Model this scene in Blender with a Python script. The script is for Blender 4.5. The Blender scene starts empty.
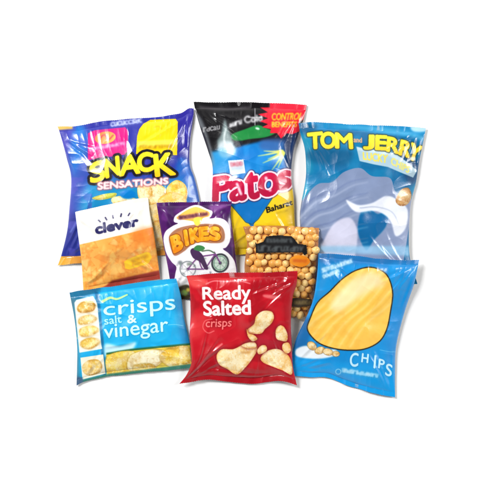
import bpy, math, random
import numpy as np

random.seed(4)
S = 0.0013                      # metres per layout unit
G = 0.42                        # grid step of the printed film, layout units
K = 6                           # artwork samples per layout unit
scene = bpy.context.scene
col = scene.collection

# ------------------------------------------------------------------ numeric helpers
def lin(c):
    c = np.asarray(c, float)
    return np.where(c <= 0.04045, c / 12.92, ((np.clip(c, 0, 1) + 0.055) / 1.055) ** 2.4)

def box(a, r):
    if r < 1:
        return a
    for ax in (0, 1):
        p = [(0, 0)] * a.ndim
        p[ax] = (r + 1, r)
        c = np.cumsum(np.pad(a, p, mode='edge'), axis=ax, dtype=np.float64)
        n = a.shape[ax]
        hi = np.take(c, np.arange(2 * r + 1, 2 * r + 1 + n), axis=ax)
        lo = np.take(c, np.arange(0, n), axis=ax)
        a = (hi - lo) / (2 * r + 1)
    return a

def blur(a, r, n=3):
    for _ in range(n):
        a = box(a, r)
    return a

def maxf(a, r):
    for ax in (0, 1):
        out = a.copy()
        for k in range(1, r + 1):
            for s in (-k, k):
                b = np.roll(a, s, axis=ax)
                out = np.maximum(out, b)
        a = out
    return a

def bil(img, fx, fy):
    h, w = img.shape[:2]
    fx = np.clip(fx, 0, w - 1.001); fy = np.clip(fy, 0, h - 1.001)
    x0 = fx.astype(int); y0 = fy.astype(int)
    tx = fx - x0; ty = fy - y0
    if img.ndim == 3:
        tx = tx[..., None]; ty = ty[..., None]
    return ((img[y0, x0] * (1 - tx) + img[y0, x0 + 1] * tx) * (1 - ty)
            + (img[y0 + 1, x0] * (1 - tx) + img[y0 + 1, x0 + 1] * tx) * ty)

def noise(x, y, seed):
    """smooth value noise, about -1..1, one cell per unit"""
    t = np.random.RandomState(seed).uniform(-1, 1, (64, 64))
    x = np.asarray(x) + 1000.0; y = np.asarray(y) + 1000.0
    xi = np.floor(x).astype(int); yi = np.floor(y).astype(int)
    fx = x - xi; fy = y - yi
    fx = fx * fx * fx * (fx * (fx * 6 - 15) + 10); fy = fy * fy * fy * (fy * (fy * 6 - 15) + 10)
    g = lambda a, b: t[b % 64, a % 64]
    return ((g(xi, yi) * (1 - fx) + g(xi + 1, yi) * fx) * (1 - fy)
            + (g(xi, yi + 1) * (1 - fx) + g(xi + 1, yi + 1) * fx) * fy)

def ridged(x, y, seed):
    return 1 - 2 * np.abs(noise(x, y, seed)) ** 0.8

def spline(pts, n, closed=False):
    p = np.asarray(pts, float)
    m = len(p)
    out = []
    if closed:
        for i in range(m):
            a, b, c, d = p[i - 1], p[i], p[(i + 1) % m], p[(i + 2) % m]
            for t in np.linspace(0, 1, n, endpoint=False):
                out.append(0.5 * (2 * b + (c - a) * t + (2 * a - 5 * b + 4 * c - d) * t * t + (3 * b - a - 3 * c + d) * t ** 3))
        return np.array(out)
    for i in range(m - 1):
        b, c = p[i], p[i + 1]
        a = p[i - 1] if i else 2 * b - c
        d = p[i + 2] if i + 2 < m else 2 * c - b
        for t in np.linspace(0, 1, n, endpoint=False):
            out.append(0.5 * (2 * b + (c - a) * t + (2 * a - 5 * b + 4 * c - d) * t * t + (3 * b - a - 3 * c + d) * t ** 3))
    out.append(p[-1])
    return np.array(out)

def resample(pts, t):
    c = spline(pts, 16)
    d = np.r_[0, np.cumsum(np.hypot(*np.diff(c, axis=0).T))]
    d /= d[-1]
    return np.stack([np.interp(t, d, c[:, 0]), np.interp(t, d, c[:, 1])], -1)

# ------------------------------------------------------------------ lettering outlines
_glyph = {}
def glyph(body):
    if body not in _glyph:
        cu = bpy.data.curves.new('lettering_outline', 'FONT')
        cu.body = body
        cu.resolution_u = 5
        o = bpy.data.objects.new('lettering_outline', cu)
        col.objects.link(o)
        dg = bpy.context.evaluated_depsgraph_get()
        ev = o.evaluated_get(dg)
        m = ev.to_mesh()
        m.calc_loop_triangles()
        v = np.array([q.co[:2] for q in m.vertices])
        t = np.array([q.vertices[:] for q in m.loop_triangles])
        ev.to_mesh_clear()
        bpy.data.objects.remove(o); bpy.data.curves.remove(cu)
        lo, hi = v.min(0), v.max(0)
        v = (v - lo) / (hi - lo)
        v[:, 1] = 1 - v[:, 1]
        _glyph[body] = v[t]
    return _glyph[body]

# ------------------------------------------------------------------ artwork
class SoftMask(np.ndarray):
    pass

class Art:
    def __init__(s, x0, y0, x1, y1, base):
        s.x0, s.y0 = x0 - 3, y0 - 3
        s.w, s.h = int((x1 - x0 + 6) * K), int((y1 - y0 + 6) * K)
        s.img = np.zeros((s.h, s.w, 3), np.float32)
        s.img[:] = np.array(base) / 255
        s.X = (np.arange(s.w) + 0.5) / K + s.x0
        s.Y = (np.arange(s.h) + 0.5) / K + s.y0
        s.XX, s.YY = np.meshgrid(s.X, s.Y)
        s.parts = []            # name, mask, level, parent name, label
        s.rs = np.random.RandomState(int(x0 * 7 + y0))
    def zero(s):
        return np.zeros((s.h, s.w), bool)
    def win(s, p):
        a = np.floor((p.min(0) - [s.x0, s.y0]) * K).astype(int) - 1
        b = np.ceil((p.max(0) - [s.x0, s.y0]) * K).astype(int) + 2
        return max(a[0], 0), max(a[1], 0), min(b[0], s.w), min(b[1], s.h)
    def poly(s, pts, smooth=True):
        p = spline(pts, 10, True) if smooth else np.asarray(pts, float)
        m = s.zero()
        i0, j0, i1, j1 = s.win(p)
        if i1 <= i0 or j1 <= j0:
            return m
        X = s.XX[j0:j1, i0:i1]; Y = s.YY[j0:j1, i0:i1]
        q = np.zeros(X.shape, bool)
        for (xa, ya), (xb, yb) in zip(p, np.roll(p, -1, 0)):
            if ya == yb:
                continue
            q ^= ((Y < ya) != (Y < yb)) & (X < (xb - xa) * (Y - ya) / (yb - ya) + xa)
        m[j0:j1, i0:i1] = q
        return m
    def ell(s, cx, cy, rx, ry, rot=0):
        a = math.radians(rot)
        dx, dy = s.XX - cx, s.YY - cy
        return ((dx * math.cos(a) + dy * math.sin(a)) / rx) ** 2 + ((-dx * math.sin(a) + dy * math.cos(a)) / ry) ** 2 < 1
    def line(s, pts, w, w1=None):
        p = spline(pts, 10) if len(pts) > 2 else np.asarray(pts, float)
        m = s.zero()
        n = max(len(p) - 1, 1)
        w1 = w if w1 is None else w1
        for k in range(len(p) - 1):
            a, b = p[k], p[k + 1]
            ww = (w + (w1 - w) * k / n) / 2
            i0, j0, i1, j1 = s.win(np.array([np.minimum(a, b) - ww, np.maximum(a, b) + ww]))
            if i1 <= i0 or j1 <= j0:
                continue
            X = s.XX[j0:j1, i0:i1]; Y = s.YY[j0:j1, i0:i1]
            d = b - a
            t = np.clip(((X - a[0]) * d[0] + (Y - a[1]) * d[1]) / max(d @ d, 1e-9), 0, 1)
            m[j0:j1, i0:i1] |= (X - a[0] - t * d[0]) ** 2 + (Y - a[1] - t * d[1]) ** 2 < ww * ww
        return m
    def text(s, body, quad):
        q = np.asarray(quad, float)
        t = glyph(body)
        u, v = t[..., 0:1], t[..., 1:2]
        t = (q[0] * (1 - u) + q[1] * u) * (1 - v) + (q[3] * (1 - u) + q[2] * u) * v
        m = s.zero()
        for a, b, c in t:
            i0, j0, i1, j1 = s.win(np.array([a, b, c]))
            if i1 <= i0 or j1 <= j0:
                continue
            X = s.XX[j0:j1, i0:i1]; Y = s.YY[j0:j1, i0:i1]
            e = lambda p, r: (r[0] - p[0]) * (Y - p[1]) - (r[1] - p[1]) * (X - p[0])
            e0, e1, e2 = e(a, b), e(b, c), e(c, a)
            m[j0:j1, i0:i1] |= ((e0 >= 0) & (e1 >= 0) & (e2 >= 0)) | ((e0 <= 0) & (e1 <= 0) & (e2 <= 0))
        return m
    def word(s, body, quad, grow=0):
        m = s.text(body, quad)
        return s.grow(m, grow) if grow else m
    def smudge(s, quad, n, grow=0.0, alphabet='aeonrsuvcxdg'):
        """a line of print too small to read: letters run into each other"""
        q = np.asarray(quad, float)
        m = s.zero()
        for k in range(n):
            ch = s.rs.choice(list(alphabet))
            a, b = (k + 0.06) / n, (k + 0.9) / n
            lo = s.rs.uniform(-0.05, 0.12)
            f = lambda u, v: (q[0] * (1 - u) + q[1] * u) * (1 - v) + (q[3] * (1 - u) + q[2] * u) * v
            m |= s.text(ch, [f(a, lo), f(b, lo), f(b, 1), f(a, 1)])
        return (s.grow(m, grow) if grow else m).view(SoftMask)
    def grow(s, m, r):
        R = max(int(round(r * K)), 1)
        jj, ii = np.nonzero(m)
        if len(jj) == 0:
            return m
        out = m.copy()
        j0, j1, i0, i1 = max(jj.min() - R, 0), min(jj.max() + R + 1, s.h), max(ii.min() - R, 0), min(ii.max() + R + 1, s.w)
        sub = m[j0:j1, i0:i1]
        P = np.pad(sub, R)
        o = np.zeros_like(sub)
        for dy in range(-R, R + 1):
            wdt = int(math.sqrt(R * R - dy * dy))
            row = P[R + dy:R + dy + sub.shape[0]]
            c = np.cumsum(np.pad(row, ((0, 0), (1, 0))), axis=1)
            hi = np.arange(sub.shape[1]) + R + wdt + 1
            lo = np.arange(sub.shape[1]) + R - wdt
            o |= (c[:, hi] - c[:, lo]) > 0
        out[j0:j1, i0:i1] |= o
        return out
    def fill(s, m, c, a=1.0, part=None, lvl=1, parent=None, label=None, soft=0, c2=None, grad=None):
        """c: 0..255 colour; c2 with grad=(x0,y0,x1,y1) blends along a line"""
        if isinstance(m, SoftMask):
            soft = soft or 1.35
        m = np.asarray(m)
        mm = m.astype(np.float32)
        if soft:
            mm = blur(mm, max(int(soft * K / 2), 1)).astype(np.float32)
        c = np.array(c, np.float32) / 255
        if c2 is not None:
            x0, y0, x1, y1 = grad
            t = np.clip(((s.XX - x0) * (x1 - x0) + (s.YY - y0) * (y1 - y0)) / ((x1 - x0) ** 2 + (y1 - y0) ** 2), 0, 1)[..., None]
            c = c * (1 - t) + np.array(c2, np.float32) / 255 * t
        al = (mm * a)[..., None]
        s.img = (s.img * (1 - al) + c * al).astype(np.float32)
        if part:
            s.part(part, m, lvl, parent, label)
        return m
    def part(s, name, m, lvl=1, parent=None, label=None):
        s.parts.append((name, np.asarray(m), 1 + 0.5 * len(s.parts), parent, label))
    def mottle(s, m, c, a, wl, seed, thr=0.1, stretch=1.0):
        n = noise(s.XX / wl, s.YY / (wl * stretch), seed) + 0.5 * noise(s.XX / wl * 2.1, s.YY / wl * 2.1, seed + 1)
        t = np.clip((n - thr) / 0.5, 0, 1) * m * a
        s.img = (s.img * (1 - t[..., None]) + np.array(c, np.float32) / 255 * t[..., None]).astype(np.float32)
    def crisp(s, pts, body, edge, part=None, seed=0, smooth=True, rim=2.0, fleck=(190, 130, 50), fa=0.45, label=None):
        m = s.poly(pts, smooth)
        t = np.clip((blur(m.astype(np.float32), int(rim * K / 1.5)) - 0.5) * 2.2, 0, 1)
        cc = np.array(edge, np.float32)[None, None] / 255 * (1 - t[..., None]) + np.array(body, np.float32) / 255 * t[..., None]
        # a curled crisp: shading painted in as a darkened far rim and a paler fold
        k = max(int(1.6 * K), 1)
        far = np.clip(m.astype(np.float32) - np.roll(np.roll(m.astype(np.float32), -k, 0), -k, 1), 0, 1)
        far = blur(far, max(int(0.6 * K), 1))[..., None] * 0.75
        cc = cc * (1 - far) + np.array(edge, np.float32) / 255 * np.array([0.86, 0.74, 0.6]) * far
        px, py = s.XX[m], s.YY[m]
        if len(px):
            an = seed * 1.3
            q = ((s.XX - px.mean()) * math.cos(an) + (s.YY - py.mean()) * math.sin(an)) / max(px.std() + py.std(), 0.5)
            q = q + 0.25 * noise(s.XX / 6, s.YY / 6, seed + 2)
            fold = np.exp(-((q - 0.15) / 0.28) ** 2)[..., None] * 0.5
            dip = np.exp(-((q + 0.45) / 0.3) ** 2)[..., None] * 0.4
            cc = cc * (1 - fold) + np.array([1.0, 0.965, 0.84]) * fold
            cc = cc * (1 - dip) + np.array(edge, np.float32) / 255 * dip
        s.img = np.where(m[..., None], cc, s.img).astype(np.float32)
        s.mottle(m, fleck, fa * 0.6, 6.0, seed + 3, 0.1)
        s.mottle(m, (255, 248, 215), 0.4, 7.0, seed + 9, 0.0)
        s.mottle(m, fleck, fa * 0.7, 1.3, seed + 5, 0.35)
        s.mottle(m, (255, 252, 235), 0.5, 1.1, seed + 7, 0.4)
        if part:
            s.part(part, m, 1, None, label)
        return m
    def sample(s, P, soft=1):
        im = box(s.img, soft)
        return bil(im, (P[..., 0] - s.x0) * K - 0.5, (P[..., 1] - s.y0) * K - 0.5)
    def sample_mask(s, m, P):
        return bil(box(m.astype(np.float32), 1), (P[..., 0] - s.x0) * K - 0.5, (P[..., 1] - s.y0) * K - 0.5)

# ------------------------------------------------------------------ materials
def new_mat(name):
    m = bpy.data.materials.new(name)
    m.use_nodes = True
    nt = m.node_tree
    return m, nt, nt.nodes['Principled BSDF']

def film_mat(name, rough=0.3, bump=0.12, coat=0.4, fine=260):
    m, nt, b = new_mat(name)
    at = nt.nodes.new('ShaderNodeAttribute'); at.attribute_name = 'print'
    tc = nt.nodes.new('ShaderNodeTexCoord')
    n1 = nt.nodes.new('ShaderNodeTexNoise'); n1.inputs['Scale'].default_value = fine; n1.inputs['Detail'].default_value = 3
    n2 = nt.nodes.new('ShaderNodeTexNoise'); n2.inputs['Scale'].default_value = 45; n2.inputs['Detail'].default_value = 4
    nt.links.new(tc.outputs['Object'], n1.inputs['Vector']); nt.links.new(tc.outputs['Object'], n2.inputs['Vector'])
    # the ink is never perfectly even
    mx = nt.nodes.new('ShaderNodeMix'); mx.data_type = 'RGBA'; mx.blend_type = 'MULTIPLY'
    mx.inputs[0].default_value = 0.22
    nt.links.new(at.outputs['Color'], mx.inputs[6])
    rm = nt.nodes.new('ShaderNodeValToRGB')
    rm.color_ramp.elements[0].position = 0.3; rm.color_ramp.elements[0].color = (0.6, 0.6, 0.6, 1)
    rm.color_ramp.elements[1].position = 0.7; rm.color_ramp.elements[1].color = (1.1, 1.1, 1.1, 1)
    nt.links.new(n2.outputs['Fac'], rm.inputs['Fac']); nt.links.new(rm.outputs['Color'], mx.inputs[7])
    nt.links.new(mx.outputs[2], b.inputs['Base Color'])
    mr = nt.nodes.new('ShaderNodeMapRange')
    mr.inputs['To Min'].default_value = rough - 0.08; mr.inputs['To Max'].default_value = rough + 0.12
    nt.links.new(n2.outputs['Fac'], mr.inputs['Value']); nt.links.new(mr.outputs['Result'], b.inputs['Roughness'])
    bp = nt.nodes.new('ShaderNodeBump'); bp.inputs['Strength'].default_value = bump; bp.inputs['Distance'].default_value = 0.001
    nt.links.new(n1.outputs['Fac'], bp.inputs['Height']); nt.links.new(bp.outputs['Normal'], b.inputs['Normal'])
    b.inputs['Coat Weight'].default_value = coat
    b.inputs['Coat Roughness'].default_value = 0.12
    return m

M_GLOSS = film_mat('glossy_printed_film', rough=0.26, coat=0.5)
M_SOFT = film_mat('satin_printed_film', rough=0.42, bump=0.1, coat=0.15)

def plain_mat(name, c, rough=0.5, c2=None, scale=40):
    m, nt, b = new_mat(name)
    tc = nt.nodes.new('ShaderNodeTexCoord')
    n = nt.nodes.new('ShaderNodeTexNoise'); n.inputs['Scale'].default_value = scale; n.inputs['Detail'].default_value = 4
    r = nt.nodes.new('ShaderNodeValToRGB')
    r.color_ramp.elements[0].position = 0.35; r.color_ramp.elements[0].color = (*lin(np.array(c) / 255), 1)
    r.color_ramp.elements[1].position = 0.7; r.color_ramp.elements[1].color = (*lin(np.array(c2 or c) / 255), 1)
    nt.links.new(tc.outputs['Object'], n.inputs['Vector']); nt.links.new(n.outputs['Fac'], r.inputs['Fac'])
    nt.links.new(r.outputs['Color'], b.inputs['Base Color'])
    b.inputs['Roughness'].default_value = rough
    return m

def clear_mat():
    m = bpy.data.materials.new('clear_film'); m.use_nodes = True
    nt = m.node_tree
    nt.nodes.remove(nt.nodes['Principled BSDF'])
    out = nt.nodes['Material Output']
    tr = nt.nodes.new('ShaderNodeBsdfTransparent')
    gl = nt.nodes.new('ShaderNodeBsdfGlossy'); gl.inputs['Roughness'].default_value = 0.14
    lw = nt.nodes.new('ShaderNodeLayerWeight'); lw.inputs['Blend'].default_value = 0.5
    pw = nt.nodes.new('ShaderNodeMath'); pw.operation = 'POWER'; pw.inputs[1].default_value = 4.0
    fr = nt.nodes.new('ShaderNodeMath'); fr.operation = 'MULTIPLY_ADD'; fr.inputs[1].default_value = 0.5; fr.inputs[2].default_value = 0.045
    nt.links.new(lw.outputs['Facing'], pw.inputs[0]); nt.links.new(pw.outputs[0], fr.inputs[0])
    tc = nt.nodes.new('ShaderNodeTexCoord')
    n = nt.nodes.new('ShaderNodeTexNoise'); n.inputs['Scale'].default_value = 120
    bp = nt.nodes.new('ShaderNodeBump'); bp.inputs['Strength'].default_value = 0.2; bp.inputs['Distance'].default_value = 0.001
    mx = nt.nodes.new('ShaderNodeMixShader')
    nt.links.new(tc.outputs['Object'], n.inputs['Vector']); nt.links.new(n.outputs['Fac'], bp.inputs['Height'])
    nt.links.new(bp.outputs['Normal'], gl.inputs['Normal']); nt.links.new(bp.outputs['Normal'], lw.inputs['Normal'])
    nt.links.new(fr.outputs[0], mx.inputs[0]); nt.links.new(tr.outputs[0], mx.inputs[1]); nt.links.new(gl.outputs[0], mx.inputs[2])
    nt.links.new(mx.outputs[0], out.inputs['Surface'])
    return m

# ------------------------------------------------------------------ meshes from grids
def link_mesh(name, verts, quads, mat, parent, rgb=None, label=None):
    me = bpy.data.meshes.new(name)
    n, f = len(verts), len(quads)
    me.vertices.add(n); me.loops.add(f * 4); me.polygons.add(f)
    me.vertices.foreach_set('co', np.ascontiguousarray(verts, np.float32).ravel())
    me.loops.foreach_set('vertex_index', np.ascontiguousarray(quads, np.int32).ravel())
    me.polygons.foreach_set('loop_start', np.arange(0, f * 4, 4, dtype=np.int32))
    me.polygons.foreach_set('use_smooth', np.ones(f, bool))
    if rgb is not None:
        at = me.color_attributes.new('print', 'FLOAT_COLOR', 'POINT')
        c = np.ones((n, 4), np.float32); c[:, :3] = lin(rgb)
        at.data.foreach_set('color', c.ravel())
    me.update(); me.validate()
    me.materials.append(mat)
    o = bpy.data.objects.new(name, me)
    col.objects.link(o)
    o.parent = parent
    if label:
        o['label'] = label
    return o

def grid_part(name, V, keep, mat, parent, C=None, label=None, lift=0.0, flip=False):
    """V (nv,nu,3) layout units relative to the thing; keep (nv-1,nu-1) faces"""
    nv, nu = V.shape[:2]
    j, i = np.nonzero(keep)
    if len(j) == 0:
        return None
    a = j * nu + i
    q = np.stack([a, a + nu, a + nu + 1, a + 1], -1)     # y runs down: this order faces up
    if flip:
        q = q[:, ::-1]
    used, inv = np.unique(q, return_inverse=True)
    v = V.reshape(-1, 3)[used].copy()
    v[:, 2] += lift
    return link_mesh(name, v * S, inv.reshape(-1, 4), mat, parent, None if C is None else C.reshape(-1, 3)[used], label)

HM = np.zeros((520, 520))          # what is already lying there, layout units
def at_h(A, P):
    return bil(A, P[..., 0], P[..., 1])

GROUP = 'snack bags laid out in three overlapping rows'
def thing(name, label, cat, cx, cy, z):
    o = bpy.data.objects.new(name, None)
    o.empty_display_size = 0.02
    col.objects.link(o)
    o.location = ((cx - 250) * S, (250 - cy) * S, z * S)
    o['label'] = label; o['category'] = cat; o['group'] = GROUP
    return o

def rest_surface():
    b = blur(maxf(HM, 8), 3)
    return blur(np.maximum(b, blur(b, 14)), 3)

def patch(top, right, bottom, left):
    """bag outline -> grid of plan positions; top and bottom run left to right, sides top to bottom"""
    L = lambda p: np.hypot(*np.diff(np.asarray(p, float), axis=0).T).sum()
    nu = int(max(L(top), L(bottom)) / G); nv = int(max(L(left), L(right)) / G)
    u = np.linspace(0, 1, nu); v = np.linspace(0, 1, nv)
    T, B, Lf, R = resample(top, u), resample(bottom, u), resample(left, v), resample(right, v)
    U, V = np.meshgrid(u, v)
    u_, v_ = U[..., None], V[..., None]
    P = ((1 - v_) * T[None] + v_ * B[None] + (1 - u_) * Lf[:, None] + u_ * R[:, None]
         - ((1 - u_) * (1 - v_) * T[0] + u_ * (1 - v_) * T[-1] + u_ * v_ * B[-1] + (1 - u_) * v_ * B[0]))
    return P, U, V

def bag(name, label, art, outline, T, seal, seed, mat=None, wr=1.0, lumps=0.8, folds=(), cat='snack bag', seal_labels=(None, None)):
    mat = mat or M_GLOSS
    P, U, V = patch(*outline)
    nv, nu = U.shape
    hgt = np.hypot(*(P[-1].mean(0) - P[0].mean(0))); wid = np.hypot(*(P[:, -1].mean(0) - P[:, 0].mean(0)))
    st, sb = seal[0] / hgt, seal[1] / hgt
    vv = np.clip((V - st) / (1 - st - sb), 0, 1)
    p = np.sin(np.pi * U) ** 0.5 * np.sin(np.pi * vv) ** 0.58
    x, y = U * wid, V * hgt
    rs = np.random.RandomState(seed)
    # gathers running out of both seals
    dt = np.maximum((V - st) * hgt, 0); db = np.maximum((1 - sb - V) * hgt, 0)
    warp = 2.5 * noise(x / 22, y / 22, seed + 5)
    ga = ridged((x + warp) / 9, y / 70, seed) + 0.5 * ridged((x - warp) / 5, y / 50, seed + 1)
    gb = ridged((x - warp) / 8, y / 70 + 9, seed + 2) + 0.5 * ridged((x + warp) / 5, y / 50, seed + 3)
    w = 0.75 * ga * np.exp(-dt / 11) * (1 - np.exp(-dt / 2.5)) + 0.75 * gb * np.exp(-db / 11) * (1 - np.exp(-db / 2.5))
    # puckers along the sides
    dl = np.minimum(x, wid - x)
    w += 0.5 * ridged(x / 40 + 3, (y + warp) / 11, seed + 4) * np.exp(-dl / 9) * (1 - np.exp(-dl / 2))
    # broad crumple and the contents showing through
    w += 0.55 * ridged((x + y * 0.4) / 34, (y - x * 0.3) / 30, seed + 6) * p
    w += 0.2 * ridged((x - y * 0.3) / 13, (y + x * 0.5) / 12, seed + 7) * p
    w += lumps * noise(x / 15, y / 15, seed + 8) * p
    # sharp creases out of the corners and a few across the face
    crease = []
    for cu, cv, du, dv in ((0, st, 1, 1), (1, st, -1, 1), (0, 1 - sb, 1, -1), (1, 1 - sb, -1, -1)):
        for k in range(3):
            an = math.radians(rs.uniform(20, 75))
            ln = rs.uniform(0.22, 0.5) * min(wid, hgt)
            x0 = cu * wid + du * rs.uniform(1, 12); y0 = cv * hgt + dv * rs.uniform(0, 8)
            crease.append((x0, y0, x0 + du * ln * math.cos(an), y0 + dv * ln * math.sin(an), rs.uniform(0.7, 1.4)))
    for k in range(5):
        x0, y0 = rs.uniform(0.1, 0.9) * wid, rs.uniform(0.15, 0.85) * hgt
        an = rs.uniform(0, 6.28); ln = rs.uniform(10, 26)
        crease.append((x0, y0, x0 + ln * math.cos(an), y0 + ln * math.sin(an), rs.uniform(-0.5, 0.6)))
    for f in folds:                                      # folds placed where the photograph shows them
        o_ = P[0, 0]
        jj = [np.unravel_index(np.argmin((P[..., 0] - a) ** 2 + (P[..., 1] - b) ** 2), U.shape) for a, b in (f[:2], f[2:4])]
        crease.append((x[jj[0]], y[jj[0]], x[jj[1]], y[jj[1]], f[4]))
    for x0, y0, x1, y1, am in crease:
        dx, dy = x1 - x0, y1 - y0
        l2 = dx * dx + dy * dy + 1e-6
        t = ((x - x0) * dx + (y - y0) * dy) / l2
        bend = 1.5 * np.sin(t * 3.0 + seed)
        d = ((x - x0) * -dy + (y - y0) * dx) / math.sqrt(l2) + bend
        tap = np.clip(t, 0, 1)
        tap = np.where((t > 0) & (t < 1), np.sin(np.pi * np.clip(tap, 0, 1)) ** 0.7, 0)
        w += am * tap * (np.exp(-np.sqrt(d * d + 0.5) / 1.9) - 0.55 * np.exp(-((d - 2.6) / 2.4) ** 2))
    w *= wr * 1.3
    inside = np.clip(p * 2.2, 0, 1)
    b = 0.2 * T * (1 - p) ** 1.6 * (0.75 + 0.25 * noise(x / 25, y / 25, seed + 11))
    insl = (V < st) | (V > 1 - sb)
    wave = 0.9 * noise(x / 16, y / 60, seed + 12) + 0.4 * noise(x / 6, y / 40, seed + 13)
    b = np.maximum(b + wave * (1 - inside), 0.25)
    base = at_h(rest_surface(), P)
    top = base + b + 0.25 + 0.95 * T * p + w * inside ** 0.5
    crimp = 0.09 * np.sin(2 * np.pi * y / 1.25) * (0.75 + 0.5 * noise(x / 8, y / 8, seed + 20)) + 0.3 * ridged(x / 7, y / 30, seed + 24)
    top = np.where(insl, base + b + 0.3 + crimp, np.maximum(top, base + b + 0.25))
    # pinked cut edge
    rowt = np.clip(1 - V * hgt / 1.5, 0, 1) + np.clip(1 - (1 - V) * hgt / 1.5, 0, 1)
    P = P.copy()
    P[..., 1] += np.where(V < 0.5, 1, -1) * rowt * 0.55 * np.abs(((x / 1.9 + 0.4 * noise(x / 9, y * 0, seed + 21)) % 1) - 0.5) * 2 * (0.7 + 0.4 * noise(x / 7, y * 0, seed + 22)) + 0.35 * noise(x / 11, y * 0, seed + 23) * rowt
    cx, cy = P[..., 0].mean(), P[..., 1].mean()
    z0 = base.min()
    root = thing(name, label, cat, cx, cy, z0)
    loc = lambda z: np.stack([P[..., 0] - cx, cy - P[..., 1], z - z0], -1)
    V3 = loc(top)
    C = art.sample(P)
    js = int(round(st * (nv - 1))); je = int(round((1 - sb) * (nv - 1)))
    keep = np.zeros((nv - 1, nu - 1), bool)
    k1 = keep.copy(); k1[js:je] = True
    pouch = grid_part('pouch', V3, k1, mat, root, C)
    k2 = keep.copy(); k2[:js] = True
    grid_part('top_seal', V3, k2, mat, root, C, seal_labels[0])
    k3 = keep.copy(); k3[je:] = True
    grid_part('bottom_seal', V3, k3, mat, root, C, seal_labels[1])
    sl = (slice(None, None, 4), slice(None, None, 4))
    Vb = loc(base + b)[sl]
    grid_part('back_panel', Vb, np.ones((Vb.shape[0] - 1, Vb.shape[1] - 1), bool), mat, root, np.full(Vb.shape, 0.78), flip=True)
    made = {}
    for nm, m, lvl, par, lab in art.parts:
        mv = art.sample_mask(m, P) > 0.3
        kf = mv[:-1, :-1] | mv[1:, :-1] | mv[:-1, 1:] | mv[1:, 1:]
        o = grid_part(nm, V3, kf, mat, made.get(par, root), C, lab, lift=0.04 * lvl)
        if o:
            made[nm] = o
    ii = np.clip(np.round(P[..., 0]).astype(int), 0, 519); jj = np.clip(np.round(P[..., 1]).astype(int), 0, 519)
    np.maximum.at(HM, (jj, ii), top + 0.3)
    return root, P, U, V, base

# =================================================================== 1  blue and purple bag, back row left
A = Art(54, 104, 210, 270, (46, 52, 160))
A.fill(A.poly([(57, 120), (90, 120), (80, 170), (75, 270), (50, 270)]), (66, 62, 165), 0.7, soft=8)
A.fill(A.poly([(72, 128), (84, 126), (87, 150), (78, 180), (70, 165)]), (25, 120, 205), 0.95, soft=5)
A.fill(A.poly([(80, 160), (92, 165), (90, 205), (74, 215), (70, 190)]), (50, 80, 175), 0.9, soft=5)
A.fill(A.poly([(178, 105), (200, 105), (198, 170), (190, 175), (178, 160)]), (44, 38, 150), 0.95, soft=4)
A.fill(A.poly([(176, 165), (188, 160), (205, 200), (205, 215), (180, 215)]), (20, 100, 190), 0.95, soft=4)
A.fill(A.poly([(86, 186), (140, 180), (180, 180), (184, 205), (160, 262), (84, 262)]), (20, 150, 200), 0.9, soft=6)
A.fill(A.poly([(60, 226), (82, 214), (86, 262), (56, 262)]), (38, 48, 140), 0.9, soft=5)
A.fill(A.line([(70, 232), (76, 222), (80, 215)], 1.4), (120, 140, 215), 0.7, soft=1)
A.fill(A.line([(184, 128), (188, 134), (193, 138)], 0.9), (90, 100, 210), 0.8, soft=0.6)
A.fill(A.line([(181, 158), (186, 170), (193, 188)], 1.2), (70, 130, 220), 0.8, soft=0.8)
A.mottle(A.poly([(54, 130), (90, 125), (86, 262), (54, 268)]), (92, 86, 190), 0.5, 9, 31)
for k, (pp, b_, e_) in enumerate([
        ([(166, 190), (176, 180), (186, 186), (186, 200), (174, 204)], (255, 215, 70), (240, 170, 30)),
        ([(150, 190), (160, 186), (168, 196), (160, 206), (150, 202)], (255, 222, 120), (235, 175, 60)),
        ([(147, 203), (158, 204), (160, 222), (150, 226), (146, 214)], (255, 225, 140), (240, 180, 70)),
        ([(150, 226), (162, 222), (166, 246), (154, 252)], (250, 205, 110), (225, 150, 60)),
        ([(140, 192), (156, 184), (166, 190), (160, 202), (146, 204)], (255, 232, 160), (240, 190, 84)),
        ([(158, 200), (172, 192), (186, 198), (182, 212), (166, 212)], (255, 226, 120), (238, 180, 60)),
        ([(138, 186), (150, 186), (152, 196), (140, 200)], (255, 235, 170), (240, 190, 80)),
        ([(92, 198), (104, 194), (116, 193), (114, 197), (100, 200)], (235, 235, 110), (190, 205, 70)),
        ([(112, 198), (124, 196), (138, 200), (128, 206), (114, 204)], (250, 240, 190), (235, 200, 100))]):
    A.crisp(pp, b_, e_, 'crisp_picture', seed=20 + k)
A.fill(A.ell(128, 194.5, 8, 4.5), (0, 125, 205), soft=1)
A.fill(A.smudge([(110, 121.5), (142, 117.5), (142, 122), (110, 126.5)], 9, 0.25), (225, 235, 255), 0.9, part='small_lettering')
m = A.poly([(87.6, 133), (94, 130), (125, 127), (128, 131), (127.6, 154), (87.6, 160)], False)
A.fill(m, (218, 18, 128), part='brand_badge', label='magenta badge with an orange disc'); mag = m
A.fill(A.ell(105, 137.5, 10.5, 6.2, -8), (248, 130, 70), c2=(250, 180, 90), grad=(98, 134, 112, 142))
A.fill(A.line([(99, 139), (104, 134.5), (108, 139.5), (113, 135)], 1.3), (215, 50, 90), 0.8, soft=0.8)
A.fill(A.smudge([(89, 147.6), (125, 141.2), (125, 144.6), (89, 151)], 13, 0.15), (255, 205, 225), part='badge_lettering', lvl=2, parent='brand_badge')
m = A.poly([(136, 154), (137, 136), (139, 129), (143, 123.5), (150, 119.4), (175.5, 118.4), (177.6, 121.5), (177, 155)], False)
A.fill(m, (251, 213, 8), part='flavour_badge', label='yellow badge with one line of small print')
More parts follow.
